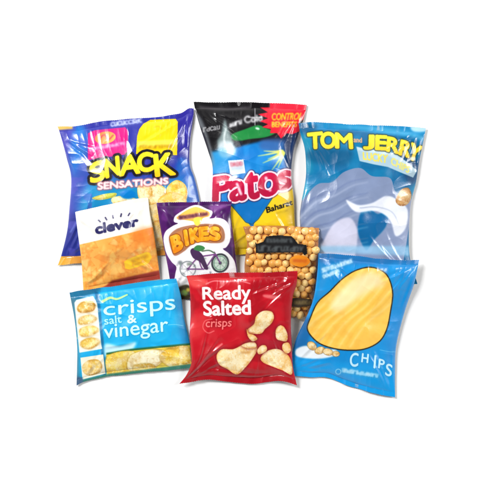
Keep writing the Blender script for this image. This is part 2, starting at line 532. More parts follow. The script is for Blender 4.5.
A.fill(A.poly([(137, 141), (177, 139), (177, 145), (137, 147)], False) & m, (255, 238, 110), 0.7, soft=1)
A.fill(A.smudge([(139.5, 145.2), (174, 144), (174, 147.6), (139.5, 149)], 13, 0.05), (165, 120, 10), 0.85, part='badge_text', lvl=2, parent='flavour_badge')
A.fill(A.line([(154, 127), (158, 126), (162, 129)], 1.2), (225, 180, 10), 0.7, soft=0.8)
L = A.zero()
for ch, q in (('S', [(90, 164), (103.5, 160), (105, 179), (91, 183)]), ('N', [(104.5, 160), (118, 156.5), (119.5, 174), (106.5, 177.5)]),
              ('A', [(121.5, 156), (138, 154), (139.5, 172.5), (120, 175.5)]), ('C', [(137.5, 153.5), (152, 152.5), (153.5, 170), (138.5, 172.5)]),
              ('K', [(154, 155), (171.5, 153), (175, 174), (156, 176)])):
    L |= A.word(ch, q, 1.15)
A.fill(A.grow(L, 2.6), (16, 14, 26))
A.fill(L, (255, 232, 40), part='title_lettering', c2=(253, 196, 20), grad=(130, 166, 132, 182), label='yellow SNACK lettering outlined in black')
A.part('title_outline', A.grow(L, 2.6) & ~A.grow(L, 0.3))
m = A.word('SENSATIONS', [(98, 182.8), (168, 177.8), (168, 183.8), (98, 189.6)], 0.5)
A.fill(A.grow(m, 0.9), (196, 92, 110), 0.85, soft=1.2)
A.fill(m, (255, 228, 226), part='subtitle_lettering', soft=0.8)
A.fill(A.poly([(50, 256.5), (82, 256), (210, 247), (212, 270), (50, 272)], False), (240, 176, 60), c2=(225, 150, 60), grad=(58, 260, 80, 260))
A.fill(A.poly([(54, 120), (72, 122), (72, 128.5), (54, 130)], False), (226, 188, 100), soft=1)
bag('crisp_packet', 'tall blue and purple bag with yellow SNACK title, at the back left', A,
    ([(57, 126), (75, 125.5), (100, 121), (130, 118), (160, 116), (179, 113), (188, 108), (193.5, 108)],
     [(193.5, 108), (193, 118), (190, 140), (189.5, 163), (194.5, 178), (199, 198), (203, 225), (206, 253)],
     [(57, 266), (82, 263), (120, 259), (165, 255), (206, 253)],
     [(57, 126), (60, 135), (66, 157.6), (70.5, 178), (68.7, 209), (66.5, 231), (61, 254), (57, 266)]), 17, (5, 8), 11,
    folds=((59, 134, 74, 175, 1.3), (62, 250, 82, 215, 1.5), (190, 112, 186, 150, 1.2)), seal_labels=('thin gold tinted top seal', 'gold coloured bottom seal'))

# =================================================================== 2  black and blue bag, back row middle
A = Art(190, 98, 310, 262, (8, 120, 200))
A.mottle(A.zero() | True, (40, 150, 225), 0.6, 14, 5)
A.fill(A.poly([(190, 95), (312, 95), (312, 140), (290, 142), (262, 141), (240, 146), (215, 152), (190, 150)], False), (14, 12, 16), soft=2)
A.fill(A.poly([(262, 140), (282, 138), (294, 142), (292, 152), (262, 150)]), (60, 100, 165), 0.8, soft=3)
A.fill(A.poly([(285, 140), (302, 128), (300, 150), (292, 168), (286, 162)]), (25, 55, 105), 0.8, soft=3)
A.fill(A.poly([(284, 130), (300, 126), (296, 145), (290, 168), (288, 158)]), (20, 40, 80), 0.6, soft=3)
A.fill(A.poly([(196, 113), (203, 122), (212, 150), (214, 166), (208, 160), (199, 130)]), (110, 116, 122), 0.85, soft=2)  # silver-grey reflection painted down the left edge
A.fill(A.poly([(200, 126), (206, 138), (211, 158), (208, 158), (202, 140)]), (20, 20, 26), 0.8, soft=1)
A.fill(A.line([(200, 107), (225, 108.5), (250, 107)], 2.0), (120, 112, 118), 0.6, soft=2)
A.fill(A.poly([(231, 135), (245, 129), (258, 125), (266, 128), (276, 132), (266, 137), (250, 139), (236, 141)]), (28, 135, 62), part='green_band', soft=0.8)
m = A.poly([(224.5, 119), (228, 128), (232, 138), (235, 150), (221, 153), (217, 142), (221, 134)])
A.fill(m, (150, 172, 172), 0.85, soft=2)
A.fill(A.poly([(220, 142), (231, 142), (236, 152), (226, 158), (219, 154)]), (205, 218, 224), 0.85, soft=2)
A.fill(A.line([(226, 128), (224, 140), (228, 150)], 1.6), (225, 235, 235), 0.8, soft=1)
A.fill(A.ell(238, 143.5, 4.5, 3), (25, 35, 55), 0.8, soft=2)
t1 = A.smudge([(203, 127.5), (220, 124.8), (220, 129), (203, 132)], 5, 0.3)
t2 = A.smudge([(229, 123.5), (242, 119.2), (242, 123.6), (229, 127.6)], 4, 0.3)
t3 = A.word('Cold', [(244, 116), (262, 114), (262.5, 121), (244.5, 123)], 0.3).view(SoftMask)
A.fill(t1, (170, 170, 172), 0.8, soft=0.5); A.fill(t2 | t3, (230, 230, 232)); A.part('slogan_lettering', t1 | t2 | t3)
A.fill(A.line([(255, 108), (255, 125)], 0.7) | A.line([(248, 117), (262, 117)], 0.6), (235, 235, 240), 0.8, soft=0.6)
A.fill(A.ell(257.5, 128.4, 2.2, 1.1, 15), (225, 245, 235), 0.9, soft=0.8)
m = A.poly([(262, 127), (268, 124), (260, 121), (268, 118), (258, 114), (268, 112), (260, 107), (270, 107), (270, 100), (309, 101), (308, 117), (300, 121), (300, 131), (292, 134),
            (287, 133), (281, 138.5), (277, 133), (270, 133), (271, 129)], False)
A.fill(m, (228, 26, 52), part='offer_badge', label='red splash badge with two lines of yellow print', soft=0.6)
A.fill(m & A.poly([(268, 100), (310, 100), (308, 109), (268, 110)], False), (240, 50, 75), 0.5, soft=3)
m = A.word('CONTROL', [(272, 113), (303.5, 112.4), (301, 119.3), (272, 120)], 0.35) | A.word('BENEFITS', [(272, 121.5), (297.5, 121.3), (296.5, 126.6), (272, 127)], 0.25)
A.fill(m, (255, 186, 40), part='badge_lettering', lvl=2, parent='offer_badge', soft=0.7)
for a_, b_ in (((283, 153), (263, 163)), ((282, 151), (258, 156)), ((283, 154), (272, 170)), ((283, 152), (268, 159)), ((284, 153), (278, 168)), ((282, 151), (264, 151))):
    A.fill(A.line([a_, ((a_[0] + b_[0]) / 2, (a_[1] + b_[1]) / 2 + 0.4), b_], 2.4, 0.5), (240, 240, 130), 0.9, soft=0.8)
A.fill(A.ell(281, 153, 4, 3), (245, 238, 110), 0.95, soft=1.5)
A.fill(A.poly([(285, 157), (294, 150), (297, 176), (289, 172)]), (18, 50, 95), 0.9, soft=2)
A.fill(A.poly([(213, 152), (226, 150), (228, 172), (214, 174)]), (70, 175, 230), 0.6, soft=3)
m = A.poly([(228, 160.5), (243.5, 159.5), (245.5, 173), (230.5, 175.5)], False)
A.fill(m, (222, 234, 244), part='brand_badge')
A.fill(A.smudge([(230, 162.5), (242.5, 161.5), (243, 165.5), (230.8, 166.5)], 4, 0.3, 'DROTOS'), (205, 90, 110), 0.9, part='brand_lettering', lvl=2, parent='brand_badge')
A.fill(A.smudge([(231, 168), (243, 167), (243.4, 169), (231.5, 170)], 6, 0.0), (150, 170, 200), 0.9)
A.fill(A.poly([(266, 200), (292, 186), (300, 186), (300, 262), (244, 262), (254, 224)], False), (246, 208, 28), part='yellow_panel')
A.fill(A.poly([(228, 204), (240, 212), (252, 228), (246, 262), (216, 262), (220, 214)], False), (238, 200, 30))
A.fill(A.poly([(285, 190), (297, 190), (297, 250), (290, 250)], False), (215, 176, 30), 0.7, soft=4)
m = A.poly([(229, 202), (272, 198), (258, 219), (252, 224), (246, 222)], False)
A.fill(A.grow(m, 0.9), (20, 70, 90), 0.8); A.fill(m, (10, 112, 188))
L = A.zero()
for ch, q in (('P', [(214, 178), (231, 175.5), (230, 199), (213.5, 200.5)]), ('a', [(230, 182.5), (245.5, 180.5), (245.5, 199), (231, 201)]),
              ('t', [(246, 174), (257, 172.5), (258.5, 197.5), (247, 199)]), ('o', [(259, 175.5), (277.5, 172.5), (278.5, 193.5), (259.5, 197)]),
              ('s', [(279, 173), (290.5, 170.5), (291, 186.5), (279.5, 190.5)])):
    L |= A.word(ch, q, 1.5)
out = A.grow(L, 1.7)
A.fill(A.grow(L, 2.5), (70, 24, 70), 0.75, soft=0.7)
A.fill(out, (250, 222, 232))
A.fill(L, (212, 18, 72), part='title_lettering', c2=(176, 10, 58), grad=(250, 176, 252, 200), label='raspberry red Patos lettering with a white outline')
A.part('title_outline', out & ~A.grow(L, 0.3))
A.fill((A.line([(237, 184), (241, 194)], 2.6) | A.line([(266, 178), (270, 190)], 3.0)) & L, (255, 235, 240), 0.9, soft=1.2)
A.fill(A.word('Baharat', [(266, 207.5), (292, 199.5), (292.5, 204.5), (267, 213)], 0.35), (30, 24, 10), part='flavour_lettering')
A.fill(A.smudge([(276, 212.5), (288, 209), (288, 210.8), (276, 214.4)], 7, 0.0), (120, 95, 10), 0.8)
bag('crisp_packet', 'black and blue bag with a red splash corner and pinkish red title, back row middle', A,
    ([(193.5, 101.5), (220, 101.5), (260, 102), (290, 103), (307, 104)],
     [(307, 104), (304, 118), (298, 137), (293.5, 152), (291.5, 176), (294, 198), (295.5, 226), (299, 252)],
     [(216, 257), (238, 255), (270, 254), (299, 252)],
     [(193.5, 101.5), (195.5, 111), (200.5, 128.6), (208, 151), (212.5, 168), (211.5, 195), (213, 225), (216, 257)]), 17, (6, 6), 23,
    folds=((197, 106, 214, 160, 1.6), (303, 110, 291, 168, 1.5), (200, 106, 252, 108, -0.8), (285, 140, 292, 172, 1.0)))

# =================================================================== 3  teal bag, back row right
A = Art(294, 118, 430, 298, (4, 104, 156))
A.mottle(A.zero() | True, (20, 128, 178), 0.7, 16, 8)
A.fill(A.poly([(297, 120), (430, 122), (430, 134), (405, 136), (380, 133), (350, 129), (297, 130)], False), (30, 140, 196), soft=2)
A.fill(A.poly([(330, 126), (372, 130), (412, 136), (424, 141), (420, 135), (380, 127)]), (95, 190, 230), 0.75, soft=3)  # pale gleam painted into the top band
A.fill(A.poly([(300, 134), (312, 140), (312, 170), (305, 172), (304, 150)]), (40, 150, 180), 0.8, soft=4)  # cyan gleams painted into the colour along both side edges
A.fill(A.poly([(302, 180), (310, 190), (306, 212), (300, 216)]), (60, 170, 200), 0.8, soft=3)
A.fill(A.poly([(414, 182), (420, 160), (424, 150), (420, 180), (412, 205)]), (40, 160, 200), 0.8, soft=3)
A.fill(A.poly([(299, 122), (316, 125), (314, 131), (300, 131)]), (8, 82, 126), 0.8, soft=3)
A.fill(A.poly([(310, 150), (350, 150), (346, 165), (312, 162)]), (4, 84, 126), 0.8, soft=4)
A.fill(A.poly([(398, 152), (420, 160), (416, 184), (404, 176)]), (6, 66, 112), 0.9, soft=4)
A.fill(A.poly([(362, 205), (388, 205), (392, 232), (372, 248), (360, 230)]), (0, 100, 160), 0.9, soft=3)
A.fill(A.poly([(412, 126), (428, 126), (426, 131), (414, 131)]), (205, 236, 248), 0.85, soft=1.5)  # whitish gleam painted at the top right corner
# plain abstract grey waves and splash in place of the picture that was here
wv = A.poly([(296, 212), (306, 196), (318, 184), (332, 182), (344, 172), (360, 168), (372, 176), (390, 178), (396, 192), (412, 200), (404, 260), (400, 290), (305, 290), (296, 250)])
A.fill(wv, (120, 136, 170), part='wave_picture', c2=(140, 155, 190), grad=(310, 180, 390, 260), label='plain grey and lilac waves across the lower front')
A.fill(A.poly([(366, 206), (378, 214), (388, 208), (386, 226), (374, 240), (366, 250), (358, 232), (360, 214)]), (4, 100, 158), soft=1)
for k in range(5):
    y_ = 190 + k * 15
    A.fill(A.line([(298, y_ + 24), (314, y_ + 8), (332, y_ + 2), (350, y_ - 8), (368, y_ - 12)], 2.4, 0.6) & wv, (104, 120, 162), 0.75, soft=1.2)
    A.fill(A.line([(300, y_ + 28), (316, y_ + 12), (334, y_ + 6), (352, y_ - 4), (368, y_ - 8)], 2.2, 0.6) & wv, (186, 196, 220), 0.6, soft=1.6)
A.fill(A.poly([(322, 254), (326, 236), (336, 222), (350, 218), (357, 230), (356, 250), (350, 262)]), (208, 208, 230), part='wave_crest', soft=1.5)
A.fill(A.poly([(346, 200), (358, 205), (372, 203), (386, 196), (398, 200), (408, 210), (406, 228), (396, 236), (390, 220), (376, 211), (356, 212)]), (232, 236, 246), soft=1.2)
A.fill(A.line([(360, 208), (376, 207), (392, 212), (400, 226)], 1.2, 0.5), (160, 172, 198), 0.8, soft=0.8)
A.fill(A.poly([(318, 246), (410, 246), (410, 256), (318, 252)], False), (150, 200, 235), 0.8, soft=2)
A.crisp([(397, 196), (402, 189), (409, 188), (412, 196), (408, 204), (401, 206), (396, 202)], (212, 160, 96), (166, 114, 64), 'crisp_picture', seed=4)
m = A.poly([(356.4, 146.4), (366, 149), (377, 149.6), (390, 151.5), (398, 155), (406, 161), (417.5, 170.4), (413.5, 177.5), (401, 172.5), (388, 167), (374, 164.4), (359.6, 161)], False)
A.fill(m, (172, 200, 214), part='ribbon', soft=0.5)
A.fill(A.poly([(357, 147), (377, 150), (390, 152), (406, 161), (417, 170), (416, 172), (402, 163), (388, 155), (358, 150)], False) & m, (205, 224, 232), 0.7, soft=1)
A.fill(A.word('LUCKY', [(363, 152), (388, 154.8), (387, 163), (363.5, 159.4)], 0.4), (232, 216, 90), part='ribbon_lettering', lvl=2, parent='ribbon')
A.fill(A.word('CHIPS', [(392, 157), (411, 167), (408.5, 173), (391, 164)], 0.3), (232, 222, 110), 0.95, part='ribbon_word', parent='ribbon')
L = A.zero()
for ch, q in (('T', [(308, 133.5), (322, 132), (321.5, 147.5), (309.5, 148.5)]), ('O', [(321, 132.5), (335.5, 132), (335.5, 147.6), (321.5, 148)]), ('M', [(336, 133), (351.5, 133.8), (352.5, 148), (336, 147.4)]),
              ('J', [(364.5, 135), (374, 135.4), (373.5, 149), (364, 148.5)]), ('E', [(376.5, 135.5), (387, 136), (386, 149.5), (376, 149)]), ('R', [(388.5, 137), (400, 139), (398, 153), (387, 150.5)]),
              ('R', [(402, 140), (412.5, 143), (409, 157), (399.5, 154)]), ('Y', [(412.5, 143), (423, 147), (416, 161), (409.5, 158.5)])):
    L |= A.word(ch, q, 0.95)
A.fill(A.grow(L, 1.2), (60, 74, 50), 0.8, soft=0.5)
A.fill(L, (255, 230, 52), part='title_lettering', c2=(252, 196, 40), grad=(360, 136, 360, 158), label='yellow TOM and JERRY lettering')
A.fill(A.word('and', [(354, 137), (362, 137.6), (362, 142.4), (354, 142)], 0.25), (205, 160, 130), part='small_lettering')
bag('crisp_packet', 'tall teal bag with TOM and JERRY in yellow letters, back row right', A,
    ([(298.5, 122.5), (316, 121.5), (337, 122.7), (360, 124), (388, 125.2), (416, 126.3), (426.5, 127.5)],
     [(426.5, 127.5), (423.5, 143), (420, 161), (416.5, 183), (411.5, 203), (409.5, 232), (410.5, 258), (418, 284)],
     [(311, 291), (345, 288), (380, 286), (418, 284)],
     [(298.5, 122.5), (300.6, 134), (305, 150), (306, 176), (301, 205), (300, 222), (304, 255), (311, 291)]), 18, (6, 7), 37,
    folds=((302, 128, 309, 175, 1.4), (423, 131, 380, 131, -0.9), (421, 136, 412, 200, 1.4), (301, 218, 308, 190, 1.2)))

# =================================================================== 4  small white and orange bag
A = Art(70, 192, 165, 296, (243, 239, 228))
A.fill(A.poly([(76, 210), (82, 209), (86, 245), (78, 245)]), (228, 228, 226), 0.7, soft=4)
org = A.poly([(70, 246.8), (100, 240), (130, 233), (165, 224), (165, 300), (70, 300)], False)
A.fill(org, (254, 182, 84), part='crisp_panel', c2=(252, 158, 60), grad=(90, 280, 150, 236), label='orange lower half covered with crisps')
rs = np.random.RandomState(3)
for k in range(60):
    cx_, cy_ = rs.uniform(76, 160), rs.uniform(234, 288)
    r = rs.uniform(5, 9); a0 = rs.uniform(0, 6.28)
    pts = [(cx_ + r * rs.uniform(.7, 1.1) * math.cos(a0 + i * 2.09), cy_ + r * rs.uniform(.7, 1.1) * math.sin(a0 + i * 2.09)) for i in range(3)]
    m = A.poly(pts, False) & org
    d = np.clip((blur(m.astype(np.float32), 7) - 0.4) * 1.8, 0, 1)[..., None]
    cc = np.array([(255, 194, 98), (254, 178, 70), (255, 208, 124), (250, 162, 62)][k % 4]) / 255
    ce = np.array((236, 138, 46)) / 255
    A.img = np.where(m[..., None], A.img * 0.25 + 0.75 * (ce * (1 - d) + cc * d), A.img).astype(np.float32)
A.mottle(org, (255, 208, 110), 0.5, 7, 60, 0.2)
A.mottle(org, (236, 126, 40), 0.4, 6, 66, 0.25)
A.fill(A.ell(113, 268, 6, 5), (255, 205, 110), 0.6, soft=3)
A.fill(A.poly([(134, 232), (152, 227), (154, 240), (138, 242)]), (250, 122, 26), 0.6, soft=4)
navy = (24, 22, 88)
A.fill(A.word('clever', [(95.5, 224.5), (137.5, 217), (138.5, 225.5), (96.5, 234)], 0.85), navy, part='title_lettering', label='navy clever lettering')
rays = A.zero()
for x_, y_, dx, dy in ((100.5, 221.8, -1.9, -1.7), (107, 219.8, -1.4, -2.2), (113.5, 218, -0.4, -2.5), (121, 216.5, 0.6, -2.5), (128.5, 215.6, 1.4, -2.3)):
    rays |= A.line([(x_, y_), (x_ + dx, y_ + dy)], 1.7, 1.0)
A.fill(rays, (45, 42, 90), part='sun_rays')
m = A.poly([(124, 262), (127, 259.5), (146, 252), (149.5, 252.5), (151.8, 257), (149, 262.5), (146, 264.5), (129, 269.5), (125, 268.5)], False)
A.fill(m, (255, 202, 32), part='flavour_badge', soft=0.5)
A.fill(A.smudge([(131, 260.2), (148, 254.2), (148.6, 257.4), (131.6, 263.4)], 7, 0.1) | A.smudge([(131.6, 264.2), (146, 259.4), (146.4, 261.6), (132, 266.2)], 7, 0.05), (190, 120, 10), 0.9, part='badge_lettering', lvl=2, parent='flavour_badge')
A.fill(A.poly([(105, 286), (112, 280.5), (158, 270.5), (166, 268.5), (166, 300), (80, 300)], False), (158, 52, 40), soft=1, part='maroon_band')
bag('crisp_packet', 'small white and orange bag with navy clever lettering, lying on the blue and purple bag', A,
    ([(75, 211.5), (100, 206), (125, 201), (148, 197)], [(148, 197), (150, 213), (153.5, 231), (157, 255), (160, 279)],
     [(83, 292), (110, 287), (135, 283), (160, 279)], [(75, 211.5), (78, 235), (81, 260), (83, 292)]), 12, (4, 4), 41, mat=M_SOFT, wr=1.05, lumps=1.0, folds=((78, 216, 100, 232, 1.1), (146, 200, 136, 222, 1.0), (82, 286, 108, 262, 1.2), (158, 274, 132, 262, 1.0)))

# =================================================================== 5  purple bag with bicycle
A = Art(152, 196, 246, 304, (78, 24, 98))
A.mottle(A.zero() | True, (110, 45, 130), 0.6, 12, 12)
A.mottle(A.zero() | True, (50, 14, 70), 0.6, 10, 17)
Z = lambda pts: [(155 + a / 5.5555, 195 + b / 5.5555) for a, b in pts]
A.fill(A.poly(Z([(300, 60), (400, 55), (370, 80), (330, 100)])), (150, 85, 165), 0.7, soft=2)
A.fill(A.poly(Z([(380, 300), (430, 300), (445, 345), (410, 330)])), (60, 30, 90), 0.9, soft=2)
white = A.poly(Z([(48, 240), (62, 200), (100, 172), (128, 158), (106, 148), (112, 118), (150, 90), (200, 62), (240, 56), (285, 76), (318, 92), (312, 118), (305, 130), (360, 128), (400, 150),
                  (418, 200), (416, 255), (396, 290), (378, 300), (410, 325), (440, 365), (452, 420), (446, 480), (400, 560), (200, 575), (120, 560), (105, 500), (112, 440), (118, 400), (92, 372), (66, 330), (54, 290)]))
A.fill(white, (250, 248, 250), part='white_cutout', label='white cloud-shaped panel behind the title and bicycle')
plate = A.poly(Z([(78, 250), (88, 215), (130, 185), (200, 168), (290, 160), (350, 165), (380, 190), (388, 235), (372, 262), (320, 268), (250, 262), (200, 280), (165, 310), (120, 336), (98, 325)]))
A.fill(plate, (206, 130, 70), part='title_panel', lvl=2, parent='white_cutout')
A.fill(plate & ~A.poly(Z([(90, 255), (100, 225), (140, 198), (210, 182), (290, 174), (345, 180), (368, 200), (372, 232), (355, 250), (250, 250), (190, 268), (120, 318)])), (150, 110, 105), 0.6, soft=1)
L = A.zero()
for ch, q in (('B', Z([(90, 236), (136, 216), (154, 294), (108, 318)])), ('I', Z([(164, 200), (172, 198), (183, 274), (175, 278)])), ('K', Z([(194, 192), (238, 184), (248, 252), (204, 266)])),
              ('E', Z([(248, 184), (294, 180), (296, 246), (252, 250)])), ('S', Z([(306, 180), (354, 182), (360, 248), (306, 248)]))):
    L |= A.word(ch, q, 1.4)
A.fill(A.grow(L, 0.8), (150, 72, 20))
A.fill(L, (255, 178, 36), part='title_lettering', lvl=3, parent='title_panel', c2=(255, 150, 20), grad=(190, 228, 191, 250))
A.mottle(L, (255, 215, 90), 0.5, 4.5, 55, 0.1)
A.mottle(L, (224, 120, 24), 0.4, 4.0, 58, 0.25)
hat = A.poly(Z([(120, 130), (135, 112), (180, 82), (225, 66), (270, 80), (302, 96), (300, 118), (270, 128), (245, 150), (235, 168), (222, 150), (160, 138)]))
A.fill(hat, (250, 206, 92), part='brand_badge', lvl=2, parent='white_cutout', c2=(245, 180, 70), grad=(190, 208, 190, 222))
A.fill(A.poly(Z([(125, 132), (150, 116), (220, 104), (290, 98), (296, 114), (230, 128), (150, 138)])), (225, 160, 110), 0.9, soft=0.6)
A.fill(A.smudge(Z([(130, 118), (290, 94), (292, 112), (134, 136)]), 9, 0.25), (84, 30, 60), part='brand_lettering', lvl=3, parent='brand_badge')
A.fill(A.poly(Z([(215, 132), (240, 122), (262, 132), (250, 160), (234, 172), (218, 158)])), (255, 220, 80), soft=0.6)
# the bicycle
def ring(cx_, cy_, rx, ry, w):
    return A.ell(cx_, cy_, rx, ry, 12) & ~A.ell(cx_, cy_, rx - w, ry - w, 12)
f = Z([(362, 378)])[0]; r_ = Z([(182, 412)])[0]
A.fill(A.ell(f[0], f[1], 8.2, 9, 12), (205, 222, 208))
w1 = ring(f[0], f[1], 9, 9.8, 1.9); w2 = ring(r_[0], r_[1], 8.4, 8.4, 1.3)
spk = A.zero()
for k in range(8):
    a_ = k * 0.785
    spk |= A.line([f, (f[0] + 7.5 * math.cos(a_), f[1] + 8.2 * math.sin(a_))], 0.35)
    spk |= A.line([r_, (r_[0] + 7 * math.cos(a_), r_[1] + 7 * math.sin(a_))], 0.3)
A.fill(spk, (110, 125, 120), 0.9)
A.fill(ring(f[0], f[1], 6.6, 7.3, 0.9), (90, 140, 110), 0.8)
A.fill(w1, (58, 62, 68)); A.fill(w2, (150, 156, 160)); A.fill(A.ell(*f, 1.6, 1.6) | A.ell(*r_, 1.4, 1.4), (60, 70, 70))
fr = A.line(Z([(182, 412), (240, 350), (330, 330)]), 1.4) | A.line(Z([(330, 318), (362, 378)]), 1.4) | A.line(Z([(240, 350), (270, 412), (330, 335)]), 1.3) | A.line(Z([(182, 412), (270, 412)]), 1.2)
A.fill(fr, (120, 66, 130))
rd = A.poly(Z([(196, 310), (220, 295), (262, 330), (282, 372), (296, 410), (276, 412), (250, 372), (212, 350)]))
A.fill(rd, (72, 44, 84))
A.fill(A.poly(Z([(214, 300), (232, 280), (262, 282), (278, 296), (258, 312), (236, 310)])), (62, 132, 74))
A.fill(A.line(Z([(262, 312), (300, 308), (330, 322)]), 1.5), (96, 120, 96))
A.fill(A.ell(*Z([(140, 376)])[0], 2.4, 2), (110, 120, 125), 0.8, soft=1); A.fill(A.ell(*Z([(190, 384)])[0], 2.6, 1.6), (130, 140, 130), 0.8, soft=1)
rs = np.random.RandomState(8)
for k in range(26):
    x_, y_ = Z([(rs.uniform(120, 440), rs.uniform(330, 470))])[0]
    A.fill(A.line([(x_, y_), (x_ + rs.uniform(-3, 3), y_ + rs.uniform(-2, 2))], rs.uniform(0.6, 1.5)) & white & ~rd & ~w1, [(150, 160, 165), (120, 150, 130), (170, 160, 185), (90, 100, 105)][k % 4], 0.7, soft=0.8)
A.part('bicycle_picture', w1 | w2 | fr | rd | spk, 2, 'white_cutout')
A.fill(A.poly([(178, 288), (188, 285), (192, 294), (186, 302), (178, 300)]), (60, 50, 30), soft=1)
A.fill(A.ell(184, 293, 3.6, 3), (120, 160, 50), soft=1); A.fill(A.ell(188, 290, 2, 2), (215, 190, 60), soft=1)
bag('crisp_packet', 'small purple bag with a bicycle on a white cutout, in the middle row', A,
    ([(156.5, 202.5), (180, 202), (205, 201.5), (232, 201)], [(232, 201), (230.8, 213), (234, 240), (237, 267), (241, 297)],
     [(172, 300), (195, 300), (220, 299), (241, 297)], [(156.5, 202.5), (159.5, 222), (163, 242), (168.5, 272), (172, 300)]), 12, (4, 5), 53, wr=0.8,
    folds=((160, 206, 175, 216, 0.9), (228, 205, 214, 214, 0.9), (231, 246, 236, 266, 0.8)))

# =================================================================== 6  clear bag of nuts
out6 = ([(243, 226.5), (270, 225.5), (295, 226.5), (319.5, 228)], [(319.5, 228), (318.3, 250), (315.6, 274), (313, 298), (310.5, 317)],
        [(247, 319), (268, 319), (290, 318.5), (310.5, 317)], [(243, 226.5), (247, 242), (244.5, 266), (246, 292), (247, 319)])
P, U, V = patch(*out6)
nv, nu = U.shape
hgt, wid = 91.0, 70.0
p = np.sin(np.pi * np.clip(U, 0, 1)) ** 0.45 * np.sin(np.pi * V) ** 0.45
base = at_h(rest_surface(), P)
bed = base + 0.4 + 7.0 * p
cx, cy, z0 = P[..., 0].mean(), P[..., 1].mean(), base.min()
root = thing('nut_packet', 'clear bag of round golden nuts with a black label, between red and teal bags', 'snack bag', cx, cy, z0)
loc = lambda z: np.stack([P[..., 0] - cx, cy - P[..., 1], z - z0], -1)
sl = (slice(None, None, 3), slice(None, None, 3))
Vb = loc(bed)[sl]
M_NUTBED = plain_mat('brown_gap_shade', (160, 96, 36), 0.6, (196, 128, 54), 90)  # brown stands in for the shade in the gaps between nuts
grid_part('shade_bed', Vb, np.ones((Vb.shape[0] - 1, Vb.shape[1] - 1), bool), M_NUTBED, root)  # solid brown sheet added below the nuts for their dark gaps
Vb2 = loc(base + 0.1)[sl]
grid_part('back_panel', Vb2, np.ones((Vb2.shape[0] - 1, Vb2.shape[1] - 1), bool), M_NUTBED, root, flip=True)
nut_mats = [plain_mat('golden_nut', (236, 168, 72), 0.4, (250, 204, 118), 70), plain_mat('pale_nut', (246, 198, 112), 0.4, (254, 228, 164), 70),
            plain_mat('toasted_nut', (226, 156, 64), 0.4, (244, 190, 104), 70)]
def nut_mesh(k, r):
    rr = random.Random(k)
    nu_, nv_ = 18, 12
    vs = []
    sx, sy, sz = rr.uniform(.94, 1.1), rr.uniform(.94, 1.1), rr.uniform(.85, .98)
    for j in range(nv_ + 1):
        th = math.pi * j / nv_
        for i in range(nu_):
            ph = 2 * math.pi * i / nu_
            d = 1 + 0.035 * math.sin(3 * ph + k) * math.sin(th) + 0.10 * max(0, math.cos(th)) ** 6
            vs.append((r * sx * d * math.sin(th) * math.cos(ph), r * sy * d * math.sin(th) * math.sin(ph), r * sz * d * math.cos(th)))
    q = [(j * nu_ + i, (j + 1) * nu_ + i, (j + 1) * nu_ + (i + 1) % nu_, j * nu_ + (i + 1) % nu_) for j in range(nv_) for i in range(nu_)]
    tmp = link_mesh('nut', np.array(vs) * S, np.array(q), nut_mats[k % 3], root)
    return tmp
protos = [nut_mesh(k, 3.9) for k in range(6)]
used = set()
NF = bed.copy()
spots = []
rs = np.random.RandomState(9)
row = 0
yy = 231.0
while yy < 316:
    xx = 246.2 + (row % 2) * 3.6
    while xx < 318:
        spots.append((xx + rs.uniform(-1.3, 1.3), yy + rs.uniform(-1.2, 1.2)))
        xx += 7.3
    yy += 6.4; row += 1
n_nut = 0
for x_, y_ in spots:
    d2 = (P[..., 0] - x_) ** 2 + (P[..., 1] - y_) ** 2
    k = np.unravel_index(np.argmin(d2), d2.shape)
    if not (0.025 < U[k] < 0.975 and 0.025 < V[k] < 0.975) or n_nut >= 100:
        continue
    if x_ < 287 and y_ > 281 or x_ > 313 and y_ > 290 or x_ > 316.5 and y_ > 272:        # deep under the red bag, never seen
        continue
    src = protos[n_nut % 6]
    if n_nut < 6:
        o = src
    else:
        o = src.copy(); col.objects.link(o); o.parent = root
    zc = bed[k] + 0.3 + rs.uniform(-.5, .9)
    sc = rs.uniform(0.86, 1.14)
    o.location = ((x_ - cx) * S, (cy - y_) * S, (zc - z0) * S)
    o.rotation_euler = (rs.uniform(-.7, .7), rs.uniform(-.7, .7), rs.uniform(0, 6.28))
    o.scale = (sc, sc, sc)
    n_nut += 1
    NF = np.maximum(NF, np.where(d2 < 25, zc + 4.4 * sc * np.sqrt(np.clip(1 - d2 / 26, 0, 1)), 0))
film = blur(maxf(NF, 5), 3) + 0.25
film = np.maximum(film, NF + 0.2)
film += 0.35 * ridged(P[..., 0] / 14, P[..., 1] / 11, 77) * np.clip(p * 2, 0, 1)
edge = np.clip(np.minimum(np.minimum(U * wid, (1 - U) * wid), np.minimum(V * hgt, (1 - V) * hgt)) / 4.5, 0, 1)
film = np.maximum(np.maximum(np.where(edge < 1, bed + 0.5 + (film - bed - 0.5) * edge, film), bed + 0.3), np.where(NF > bed + 0.05, NF + 0.25, 0))
film = np.maximum(film, blur(film, 2))
M_CLEAR = clear_mat()
V3 = loc(film)
js, je = int(4 / hgt * nv), int((1 - 4 / hgt) * nv)
keep = np.zeros((nv - 1, nu - 1), bool)
k1 = keep.copy(); k1[js:je] = True; grid_part('clear_film', V3, k1, M_CLEAR, root)
k1 = keep.copy(); k1[:js] = True; grid_part('top_seal', V3, k1, M_CLEAR, root)
k1 = keep.copy(); k1[je:] = True; grid_part('bottom_seal', V3, k1, M_CLEAR, root)
A = Art(242, 222, 322, 322, (230, 170, 90))
blk = A.poly([(255, 241), (257, 243.5), (263, 241.5), (266, 236), (278, 234.8), (292, 236), (295.5, 240), (298, 243.5), (306.7, 244.7), (307.5, 254), (304, 256), (302, 252.6), (292, 252.6), (255.6, 253.4)], False)
A.fill(blk, (24, 24, 26), part='label_panel', label='black stepped label across the clear film')
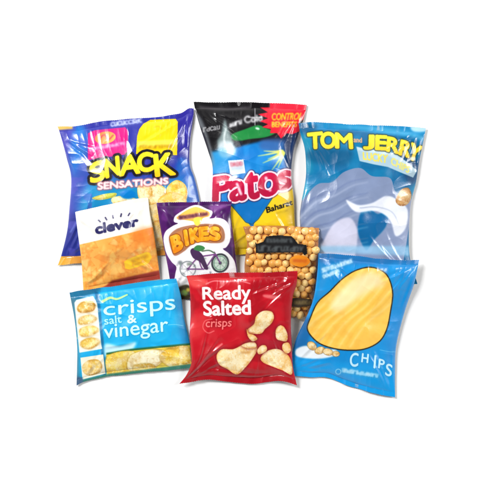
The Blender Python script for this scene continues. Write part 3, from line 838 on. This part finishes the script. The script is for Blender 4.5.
A.fill(A.smudge([(266, 238.5), (292, 238.5), (293, 242.5), (266, 242.5)], 8, 0.1) | A.smudge([(257.5, 245), (304, 246.5), (303, 251.5), (257.5, 251.5)], 10, 0.15), (92, 98, 100), part='label_lettering', lvl=2, parent='label_panel')
A.fill(A.ell(299.7, 261, 10.5, 6, 3), (240, 150, 34), part='weight_badge', label='orange oval sticker', c2=(230, 128, 24), grad=(292, 258, 308, 264))
A.fill(A.smudge([(292.5, 259), (307, 259.6), (306.5, 262.6), (293, 262)], 8, 0.05), (205, 84, 20), 0.9, part='badge_lettering', lvl=2, parent='weight_badge')
A.fill(A.poly([(285, 299), (296, 297.5), (312.5, 299), (312, 306), (300, 307.5), (285, 306)], False), (52, 40, 26), part='lower_label')
A.fill(A.smudge([(294, 300.5), (311, 300.5), (311, 304.5), (294, 304.5)], 6, 0.1), (150, 130, 80), 0.9, part='label_text', lvl=2, parent='lower_label')
C = A.sample(P)
made = {}
lab_z = blur(maxf(film, 4), 5) + 0.4
VL = loc(np.maximum(lab_z, film + 0.3))
for nm, m, lvl, par, lab in A.parts:
    mv = A.sample_mask(m, P) > 0.7
    o = grid_part(nm, VL, mv[:-1, :-1] & mv[1:, :-1] & mv[:-1, 1:] & mv[1:, 1:], M_GLOSS, made.get(par, root), C, lab, lift=0.04 * lvl)
    made[nm] = o
ii = np.clip(np.round(P[..., 0]).astype(int), 0, 519); jj = np.clip(np.round(P[..., 1]).astype(int), 0, 519)
np.maximum.at(HM, (jj, ii), film + 1.2)

# =================================================================== 7  cyan salt and vinegar bag
A = Art(66, 274, 195, 389, (2, 172, 230))
A.fill(A.poly([(66, 285), (100, 284), (98, 292), (84, 298), (72, 306), (66, 306)]), (22, 112, 152), 0.95, soft=3)
A.fill(A.poly([(66, 296), (76, 300), (80, 390), (66, 390)], False), (70, 120, 140), 0.9, soft=3)
A.fill(A.poly([(172, 276), (180, 276), (194, 345), (182, 345)]), (20, 128, 190), 0.7, soft=4)
A.mottle(A.poly([(100, 284), (180, 278), (186, 340), (104, 345)], False), (50, 192, 240), 0.35, 16, 40)
A.fill(A.poly([(94, 290), (99, 294), (104, 346), (106, 380), (103, 380), (99, 330)], False), (4, 106, 156), 0.9, soft=0.8)
m = A.poly([(74, 303), (76, 300), (93, 296), (97, 304), (101, 344), (102, 349), (79, 353)], False)
A.fill(m, (246, 243, 230), part='picture_strip', label='white strip of crisp pictures down the left side', soft=0.5)
for k, (cx_, cy_, rx, ry, b_, e_) in enumerate([(86, 307, 9.4, 6.6, (222, 176, 66), (196, 140, 40)), (86.5, 320, 9.4, 5.0, (236, 208, 120), (214, 176, 80)), (88, 331.5, 10, 5.4, (240, 214, 110), (215, 172, 60)), (89.5, 343.5, 10, 5.2, (238, 206, 90), (206, 160, 50))]):
    pts = [(cx_ + rx * math.cos(t) * (1 + .1 * math.sin(3 * t + k)), cy_ + ry * math.sin(t) * (1 + .1 * math.cos(2 * t + k)) - .12 * rx * math.cos(t)) for t in np.linspace(0, 6.28, 9)[:-1]]
    A.fill(A.grow(A.poly(pts), 0.9), (206, 180, 120), 0.6, soft=1)
    A.crisp(pts, b_, e_, None, seed=80 + k); A.part('crisp_picture', A.poly(pts), 2, 'picture_strip')
for yy_ in (313.5, 325, 337):
    A.fill(A.line([(76, yy_ + 1.5), (99, yy_ - 2)], 1.0), (215, 205, 185), 0.8, soft=1)
m = A.poly([(80, 358), (103, 354.5), (105, 374), (82, 380)], False)
A.fill(m, (240, 236, 215), part='corner_picture')
pts = [(82, 366), (88, 360.5), (98, 360), (102, 366), (99, 373), (89, 376), (83, 373)]
A.crisp(pts, (236, 196, 88), (206, 156, 50), None, seed=91); A.part('crisp_picture', A.poly(pts), 2, 'corner_picture')
A.fill(A.poly([(105, 344), (120, 346), (136, 342), (130, 352), (118, 352), (106, 358)]), (215, 242, 250), 0.9, soft=2)
yb = A.poly([(106, 355), (130, 351), (160, 348), (195, 345), (196, 380), (106, 382)], False)
A.fill(A.poly([(106, 353), (130, 349), (160, 346), (195, 343), (196, 347), (160, 350), (106, 357)], False), (30, 100, 60), soft=0.8)
A.fill(yb, (246, 214, 70), part='crisp_band', label='yellow band of crisps along the bottom')
for k, (pts, b_, e_) in enumerate([([(106, 358), (118, 352), (134, 352), (132, 364), (122, 374), (108, 374)], (251, 220, 84), (230, 188, 44)), ([(130, 356), (148, 350), (166, 352), (160, 364), (142, 372), (128, 370)], (253, 244, 204), (240, 212, 124)),
                                  ([(160, 356), (170, 348), (188, 347), (191, 362), (176, 368), (164, 364)], (240, 200, 62), (212, 164, 36)), ([(134, 366), (150, 364), (156, 370), (144, 374), (134, 373)], (226, 190, 70), (200, 150, 40))]):
    A.fill(A.grow(A.poly(pts), 0.7), (150, 120, 20), 0.5, soft=1)
    mm = A.crisp(pts, b_, e_, None, seed=100 + k, rim=1.6)
    A.part('crisp_picture', mm, 2, 'crisp_band')
A.fill(A.poly([(74, 382), (106, 374.5), (140, 370.5), (192, 364), (193, 372), (140, 378), (76, 390)], False), (44, 112, 96), soft=1)
A.fill(A.poly([(70, 376), (82, 378), (84, 390), (70, 390)], False), (62, 92, 124), soft=1.5)
A.fill(A.line([(102.5, 301.5), (110, 297.8), (117, 299), (127, 294.8)], 2.8, 1.6), (196, 232, 150), part='brand_stripe', soft=0.6)
pale = (205, 246, 255)
wd = A.word('crisps', [(103, 303.5), (174.5, 294.5), (175.5, 314.5), (104, 320)], 0.1)
A.fill(wd, pale, part='title_lettering')
A.fill(A.word('salt', [(104, 317), (121, 315), (121.6, 322.5), (104.6, 324.8)], 0.2), (180, 236, 250), part='flavour_lettering')
A.fill(A.word('&', [(127, 315.6), (136, 314.6), (136.6, 322.4), (127.6, 323.4)], 0.25), pale, part='ampersand')
A.fill(A.word('vinegar', [(103.5, 325.5), (167.5, 317.5), (168.5, 336), (104.5, 343)], 0.1), pale, part='flavour_lettering')
A.fill(A.line([(168, 325), (175, 324.6), (183, 326)], 0.5), (130, 215, 240), 0.9)
bag('crisp_packet', 'bright cyan salt and vinegar crisps bag, at the front left', A,
    ([(69, 292.5), (95, 288.5), (120, 285), (150, 281), (176, 278)], [(176, 278), (181, 297), (184, 318), (189.5, 343), (191.5, 368)],
     [(76, 386), (84, 382.5), (109, 377), (138, 373.5), (169, 371), (191.5, 368)], [(69, 292.5), (74, 320), (76.5, 346), (76.5, 366), (76, 386)]), 14, (5, 5), 61, mat=M_SOFT, wr=0.95,
    folds=((72, 294, 96, 300, 1.0), (104, 346, 134, 344, 1.2), (188, 350, 150, 350, -0.8), (78, 384, 104, 352, 1.0)))

# =================================================================== 8  blue bag with a yellow crisp, front right
A = Art(286, 249, 423, 402, (16, 140, 214))
A.mottle(A.zero() | True, (36, 158, 228), 0.5, 18, 70)
A.fill(A.poly([(318, 252), (420, 258), (418, 264), (350, 264), (318, 262)], False), (36, 110, 175), 0.8, soft=3)
A.fill(A.poly([(290, 330), (310, 318), (308, 345), (296, 350)]), (20, 96, 160), 0.8, soft=3)
A.fill(A.poly([(290, 358), (400, 368), (398, 402), (288, 382)], False), (14, 158, 230), 0.8, soft=4)
# a plain wavy yellow crisp in place of the drawn figure
cr = [(311, 318), (318, 303), (330, 292), (342, 280), (356, 271), (372, 268), (386, 275), (392, 292), (390, 312), (386, 330), (378, 342), (362, 349), (340, 349), (322, 344), (312, 336), (308, 328)]
m = A.poly(cr)
A.fill(A.grow(m, 1.3), (44, 38, 26), part='crisp_outline')
A.fill(m, (252, 204, 88), c2=(250, 198, 84), grad=(340, 280, 352, 348), part='crisp_picture', label='large plain yellow crisp with wavy ridges')
for k in range(7):
    o_ = k * 11 - 30
    A.fill(A.line([(300 + o_ + 10, 345), (318 + o_ + 8, 322), (330 + o_ + 18, 304), (352 + o_ + 14, 282), (366 + o_ + 16, 262)], 1.6) & m, (240, 182, 66), 0.6, soft=1.6)
    A.fill(A.line([(304 + o_ + 10, 347), (322 + o_ + 8, 324), (334 + o_ + 18, 306), (356 + o_ + 14, 284), (370 + o_ + 16, 264)], 1.8) & m, (255, 226, 140), 0.6, soft=1.5)
A.mottle(m, (236, 172, 64), 0.25, 7, 73, 0.2)
A.fill(A.poly([(340, 290), (358, 276), (376, 272), (384, 284), (372, 290), (356, 300), (338, 312), (330, 306)]) & m, (255, 242, 200), 0.75, soft=5)  # pale highlight painted on the printed crisp
A.fill(A.poly([(296, 350), (306, 346), (318, 350), (336, 350), (334, 356), (318, 359), (298, 357)]), (232, 240, 246), soft=1)
for k, (x_, y_, rx, ry, an) in enumerate([(312, 346, 5, 3.6, 40), (320, 350.5, 5, 3.4, -20), (328, 352, 5, 3.2, 15), (336, 354, 3.6, 2.6, 0)]):
    pts = [(x_ + rx * math.cos(t) * math.cos(math.radians(an)) - ry * math.sin(t) * math.sin(math.radians(an)), y_ + rx * math.cos(t) * math.sin(math.radians(an)) + ry * math.sin(t) * math.cos(math.radians(an))) for t in np.linspace(0, 6.28, 9)[:-1]]
    A.fill(A.grow(A.poly(pts), 0.5), (150, 110, 60), 0.8)
    A.crisp(pts, (244, 214, 150), (220, 178, 104), 'peanut_picture', seed=120 + k, rim=1)
A.fill(A.smudge([(321, 268), (352, 258.5), (353, 262.5), (322, 273)], 11, 0.3), (205, 232, 250), part='slogan_lettering')
A.fill(A.smudge([(322, 275), (339, 268.5), (340, 272), (323, 279)], 6, 0.3), (215, 238, 252), part='slogan_text')
L = A.zero()
for ch, q in (('C', [(350.5, 353.5), (358.5, 353), (358, 366.5), (350, 367)]), ('H', [(362.5, 353.5), (368.8, 354.5), (368, 363), (361.5, 362)]), ('I', [(375, 355.5), (376.4, 355.8), (375.2, 368.4), (373.9, 368)]),
              ('P', [(379.5, 359), (385.2, 360.5), (383.8, 369.5), (378.5, 368)]), ('S', [(387, 363.5), (393, 365.5), (391.5, 377), (385.5, 375.5)])):
    L |= A.word(ch, q, 0.4)
A.fill(L, (198, 236, 252), part='title_lettering', label='pale hand drawn CHIPS lettering')
A.fill(A.ell(338.5, 372, 3, 3) & ~A.ell(338.5, 372, 2.2, 2.2), (150, 215, 245), 0.9)
A.fill(A.smudge([(342.5, 368), (379, 374.2), (378, 378), (342, 372.4)], 13, 0.3), (190, 230, 250), part='small_lettering')
A.fill(A.line([(380, 350), (390, 352), (396, 352)], 0.5), (120, 200, 240), 0.8)
bag('crisp_packet', 'sky blue bag with one large yellow shape and CHIPS lettering, at the front right', A,
    ([(318.5, 253), (335, 253.6), (353, 255.5), (387, 259.2), (419.5, 259.8)], [(419.5, 259.8), (414.5, 284), (405.5, 311), (397, 345), (395.6, 372), (395.5, 398)],
     [(290, 376), (308, 377.5), (328, 378.5), (345, 385), (369, 392.6), (395.5, 398)], [(318.5, 253), (317, 274), (313.5, 298), (306, 318), (297, 337), (292, 355), (290, 376)]), 15, (5, 5), 71, wr=0.9, lumps=0.6,
    folds=((416, 262, 404, 310, 1.0), (296, 366, 330, 372, -0.8), (392, 350, 397, 392, 1.2)))

# =================================================================== 9  red ready salted bag, front middle
A = Art(176, 267, 301, 390, (200, 20, 36))
A.mottle(A.zero() | True, (168, 10, 26), 0.8, 16, 90)
A.fill(A.poly([(186, 276), (200, 277), (208, 284), (196, 288), (189, 284)]), (238, 84, 80), 0.9, soft=2.5)  # lighter red reflection painted at the top left
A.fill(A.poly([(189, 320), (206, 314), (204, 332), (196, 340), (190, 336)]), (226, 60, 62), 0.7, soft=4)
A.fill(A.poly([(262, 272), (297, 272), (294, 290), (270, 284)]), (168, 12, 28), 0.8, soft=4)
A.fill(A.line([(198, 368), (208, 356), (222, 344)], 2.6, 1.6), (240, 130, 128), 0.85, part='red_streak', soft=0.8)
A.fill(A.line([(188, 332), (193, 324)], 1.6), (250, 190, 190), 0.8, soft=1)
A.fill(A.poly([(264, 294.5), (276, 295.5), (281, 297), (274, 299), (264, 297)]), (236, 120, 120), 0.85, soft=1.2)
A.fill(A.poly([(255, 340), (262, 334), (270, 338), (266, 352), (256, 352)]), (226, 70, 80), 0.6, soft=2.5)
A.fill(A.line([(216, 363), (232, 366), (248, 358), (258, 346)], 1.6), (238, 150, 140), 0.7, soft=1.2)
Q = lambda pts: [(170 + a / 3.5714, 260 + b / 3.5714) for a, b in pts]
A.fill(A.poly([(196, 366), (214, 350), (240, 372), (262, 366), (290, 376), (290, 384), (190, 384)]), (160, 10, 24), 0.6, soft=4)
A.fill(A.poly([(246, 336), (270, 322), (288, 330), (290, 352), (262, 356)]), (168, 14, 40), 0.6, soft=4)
for k, pts in enumerate([[(275, 250), (300, 228), (308, 200), (332, 182), (362, 184), (371, 204), (362, 226), (340, 246), (326, 262), (300, 264), (280, 264)],
                         [(378, 250), (392, 234), (408, 240), (420, 268), (416, 290), (396, 288), (380, 280)],
                         [(166, 344), (184, 320), (228, 318), (268, 298), (300, 292), (312, 318), (296, 350), (268, 386), (238, 410), (204, 390), (176, 374)],
                         [(324, 350), (342, 328), (382, 318), (420, 338), (436, 374), (434, 410), (404, 396), (358, 378), (332, 366)],
                         [(256, 306), (276, 296), (304, 296), (306, 312), (280, 316)],
                         [(312, 322), (326, 306), (342, 306), (346, 322), (330, 334), (316, 336)],
                         [(274, 246), (282, 262), (300, 268), (312, 282), (294, 290), (278, 272)],
                         [(404, 300), (424, 296), (432, 322), (418, 334), (402, 320)]]):
    A.fill(A.grow(A.poly(Q(pts)), 1.2), (120, 6, 18), 0.55, soft=2)  # soft dark red shadow printed around each crisp
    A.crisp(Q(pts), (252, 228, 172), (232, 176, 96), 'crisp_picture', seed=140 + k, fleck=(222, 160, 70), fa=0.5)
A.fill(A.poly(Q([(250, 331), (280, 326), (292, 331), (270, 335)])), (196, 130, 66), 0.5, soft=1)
A.fill(A.line([(206, 284), (214, 281), (226, 281.5), (240, 281), (250, 283.5)], 1.1), (240, 150, 150), 0.8, soft=0.6)
wl = (255, 240, 238)
A.fill(A.word('Ready', [(202.5, 287.5), (250, 285), (250.5, 303.5), (203, 303.2)], 0.55), wl, part='title_lettering')
A.fill(A.word('Salted', [(203.5, 301.5), (250, 300.2), (250.5, 314.2), (204, 315.6)], 0.6), wl, part='title_lettering')
A.fill(A.word('crisps', [(206, 319.5), (232, 318.8), (231, 329), (205.5, 330)], 0.12), (244, 128, 124), part='small_lettering')
A.fill(A.line([(212, 319), (205, 321), (203, 328), (208, 333), (214, 331)], 1.0), (240, 110, 110), 0.8)
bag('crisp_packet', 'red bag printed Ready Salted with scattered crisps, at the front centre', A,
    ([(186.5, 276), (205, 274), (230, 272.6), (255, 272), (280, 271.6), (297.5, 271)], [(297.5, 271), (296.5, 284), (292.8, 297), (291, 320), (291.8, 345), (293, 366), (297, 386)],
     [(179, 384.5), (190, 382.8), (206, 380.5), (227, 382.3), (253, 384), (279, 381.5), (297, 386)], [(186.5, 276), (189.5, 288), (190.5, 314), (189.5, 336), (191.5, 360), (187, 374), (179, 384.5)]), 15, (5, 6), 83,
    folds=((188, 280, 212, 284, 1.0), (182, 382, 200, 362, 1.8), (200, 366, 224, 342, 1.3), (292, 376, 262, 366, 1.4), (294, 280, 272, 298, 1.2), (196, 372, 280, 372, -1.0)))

# =================================================================== surface, light, camera
m, nt, b = new_mat('white_paper')
tc = nt.nodes.new('ShaderNodeTexCoord')
n = nt.nodes.new('ShaderNodeTexNoise'); n.inputs['Scale'].default_value = 300; n.inputs['Detail'].default_value = 3
r = nt.nodes.new('ShaderNodeValToRGB')
r.color_ramp.elements[0].color = (0.90, 0.90, 0.895, 1); r.color_ramp.elements[1].color = (0.93, 0.93, 0.925, 1)
nt.links.new(tc.outputs['Object'], n.inputs['Vector']); nt.links.new(n.outputs['Fac'], r.inputs['Fac']); nt.links.new(r.outputs['Color'], b.inputs['Base Color'])
b.inputs['Roughness'].default_value = 0.9; b.inputs['Specular IOR Level'].default_value = 0.1
g = link_mesh('table_surface', np.array([(-3, -3, 0), (3, -3, 0), (3, 3, 0), (-3, 3, 0)], float), np.array([(0, 1, 2, 3)]), m, None)
g['kind'] = 'structure'

w = bpy.data.worlds.new('World'); scene.world = w; w.use_nodes = True
wt = w.node_tree; bg = wt.nodes['Background']
wc = wt.nodes.new('ShaderNodeTexCoord'); ws = wt.nodes.new('ShaderNodeSeparateXYZ'); wr_ = wt.nodes.new('ShaderNodeValToRGB')
wr_.color_ramp.elements[0].position = 0.45; wr_.color_ramp.elements[0].color = (1, 0.99, 0.97, 1)
wr_.color_ramp.elements[1].position = 0.92; wr_.color_ramp.elements[1].color = (0.06, 0.06, 0.065, 1)
wt.links.new(wc.outputs['Generated'], ws.inputs[0]); wt.links.new(ws.outputs['Z'], wr_.inputs['Fac']); wt.links.new(wr_.outputs['Color'], bg.inputs['Color'])
bg.inputs['Strength'].default_value = 0.7

def lamp(name, loc, size, power, target=(0, 0, 0)):
    d = bpy.data.lights.new(name, 'AREA'); d.shape = 'RECTANGLE'; d.size, d.size_y = size; d.energy = power
    o = bpy.data.objects.new(name, d); col.objects.link(o); o.location = loc
    import mathutils
    o.rotation_euler = (mathutils.Vector(target) - mathutils.Vector(loc)).to_track_quat('-Z', 'Y').to_euler()
lamp('softbox_key', (-1.1, 0.9, 1.5), (0.35, 0.8), 43)
lamp('softbox_fill', (1.5, 0.3, 1.2), (0.3, 1.0), 16)

cam = bpy.data.cameras.new('camera'); co = bpy.data.objects.new('camera', cam); col.objects.link(co)
D = 5.0
co.location = (0, 0, D + 0.02)
cam.sensor_width = 36; cam.lens = 36 * D / (500 * S); cam.clip_end = 50
scene.camera = co
scene.view_settings.view_transform = 'Standard'; scene.view_settings.look = 'None'; scene.view_settings.exposure = 0
scene.render.resolution_x = scene.render.resolution_y = 1024
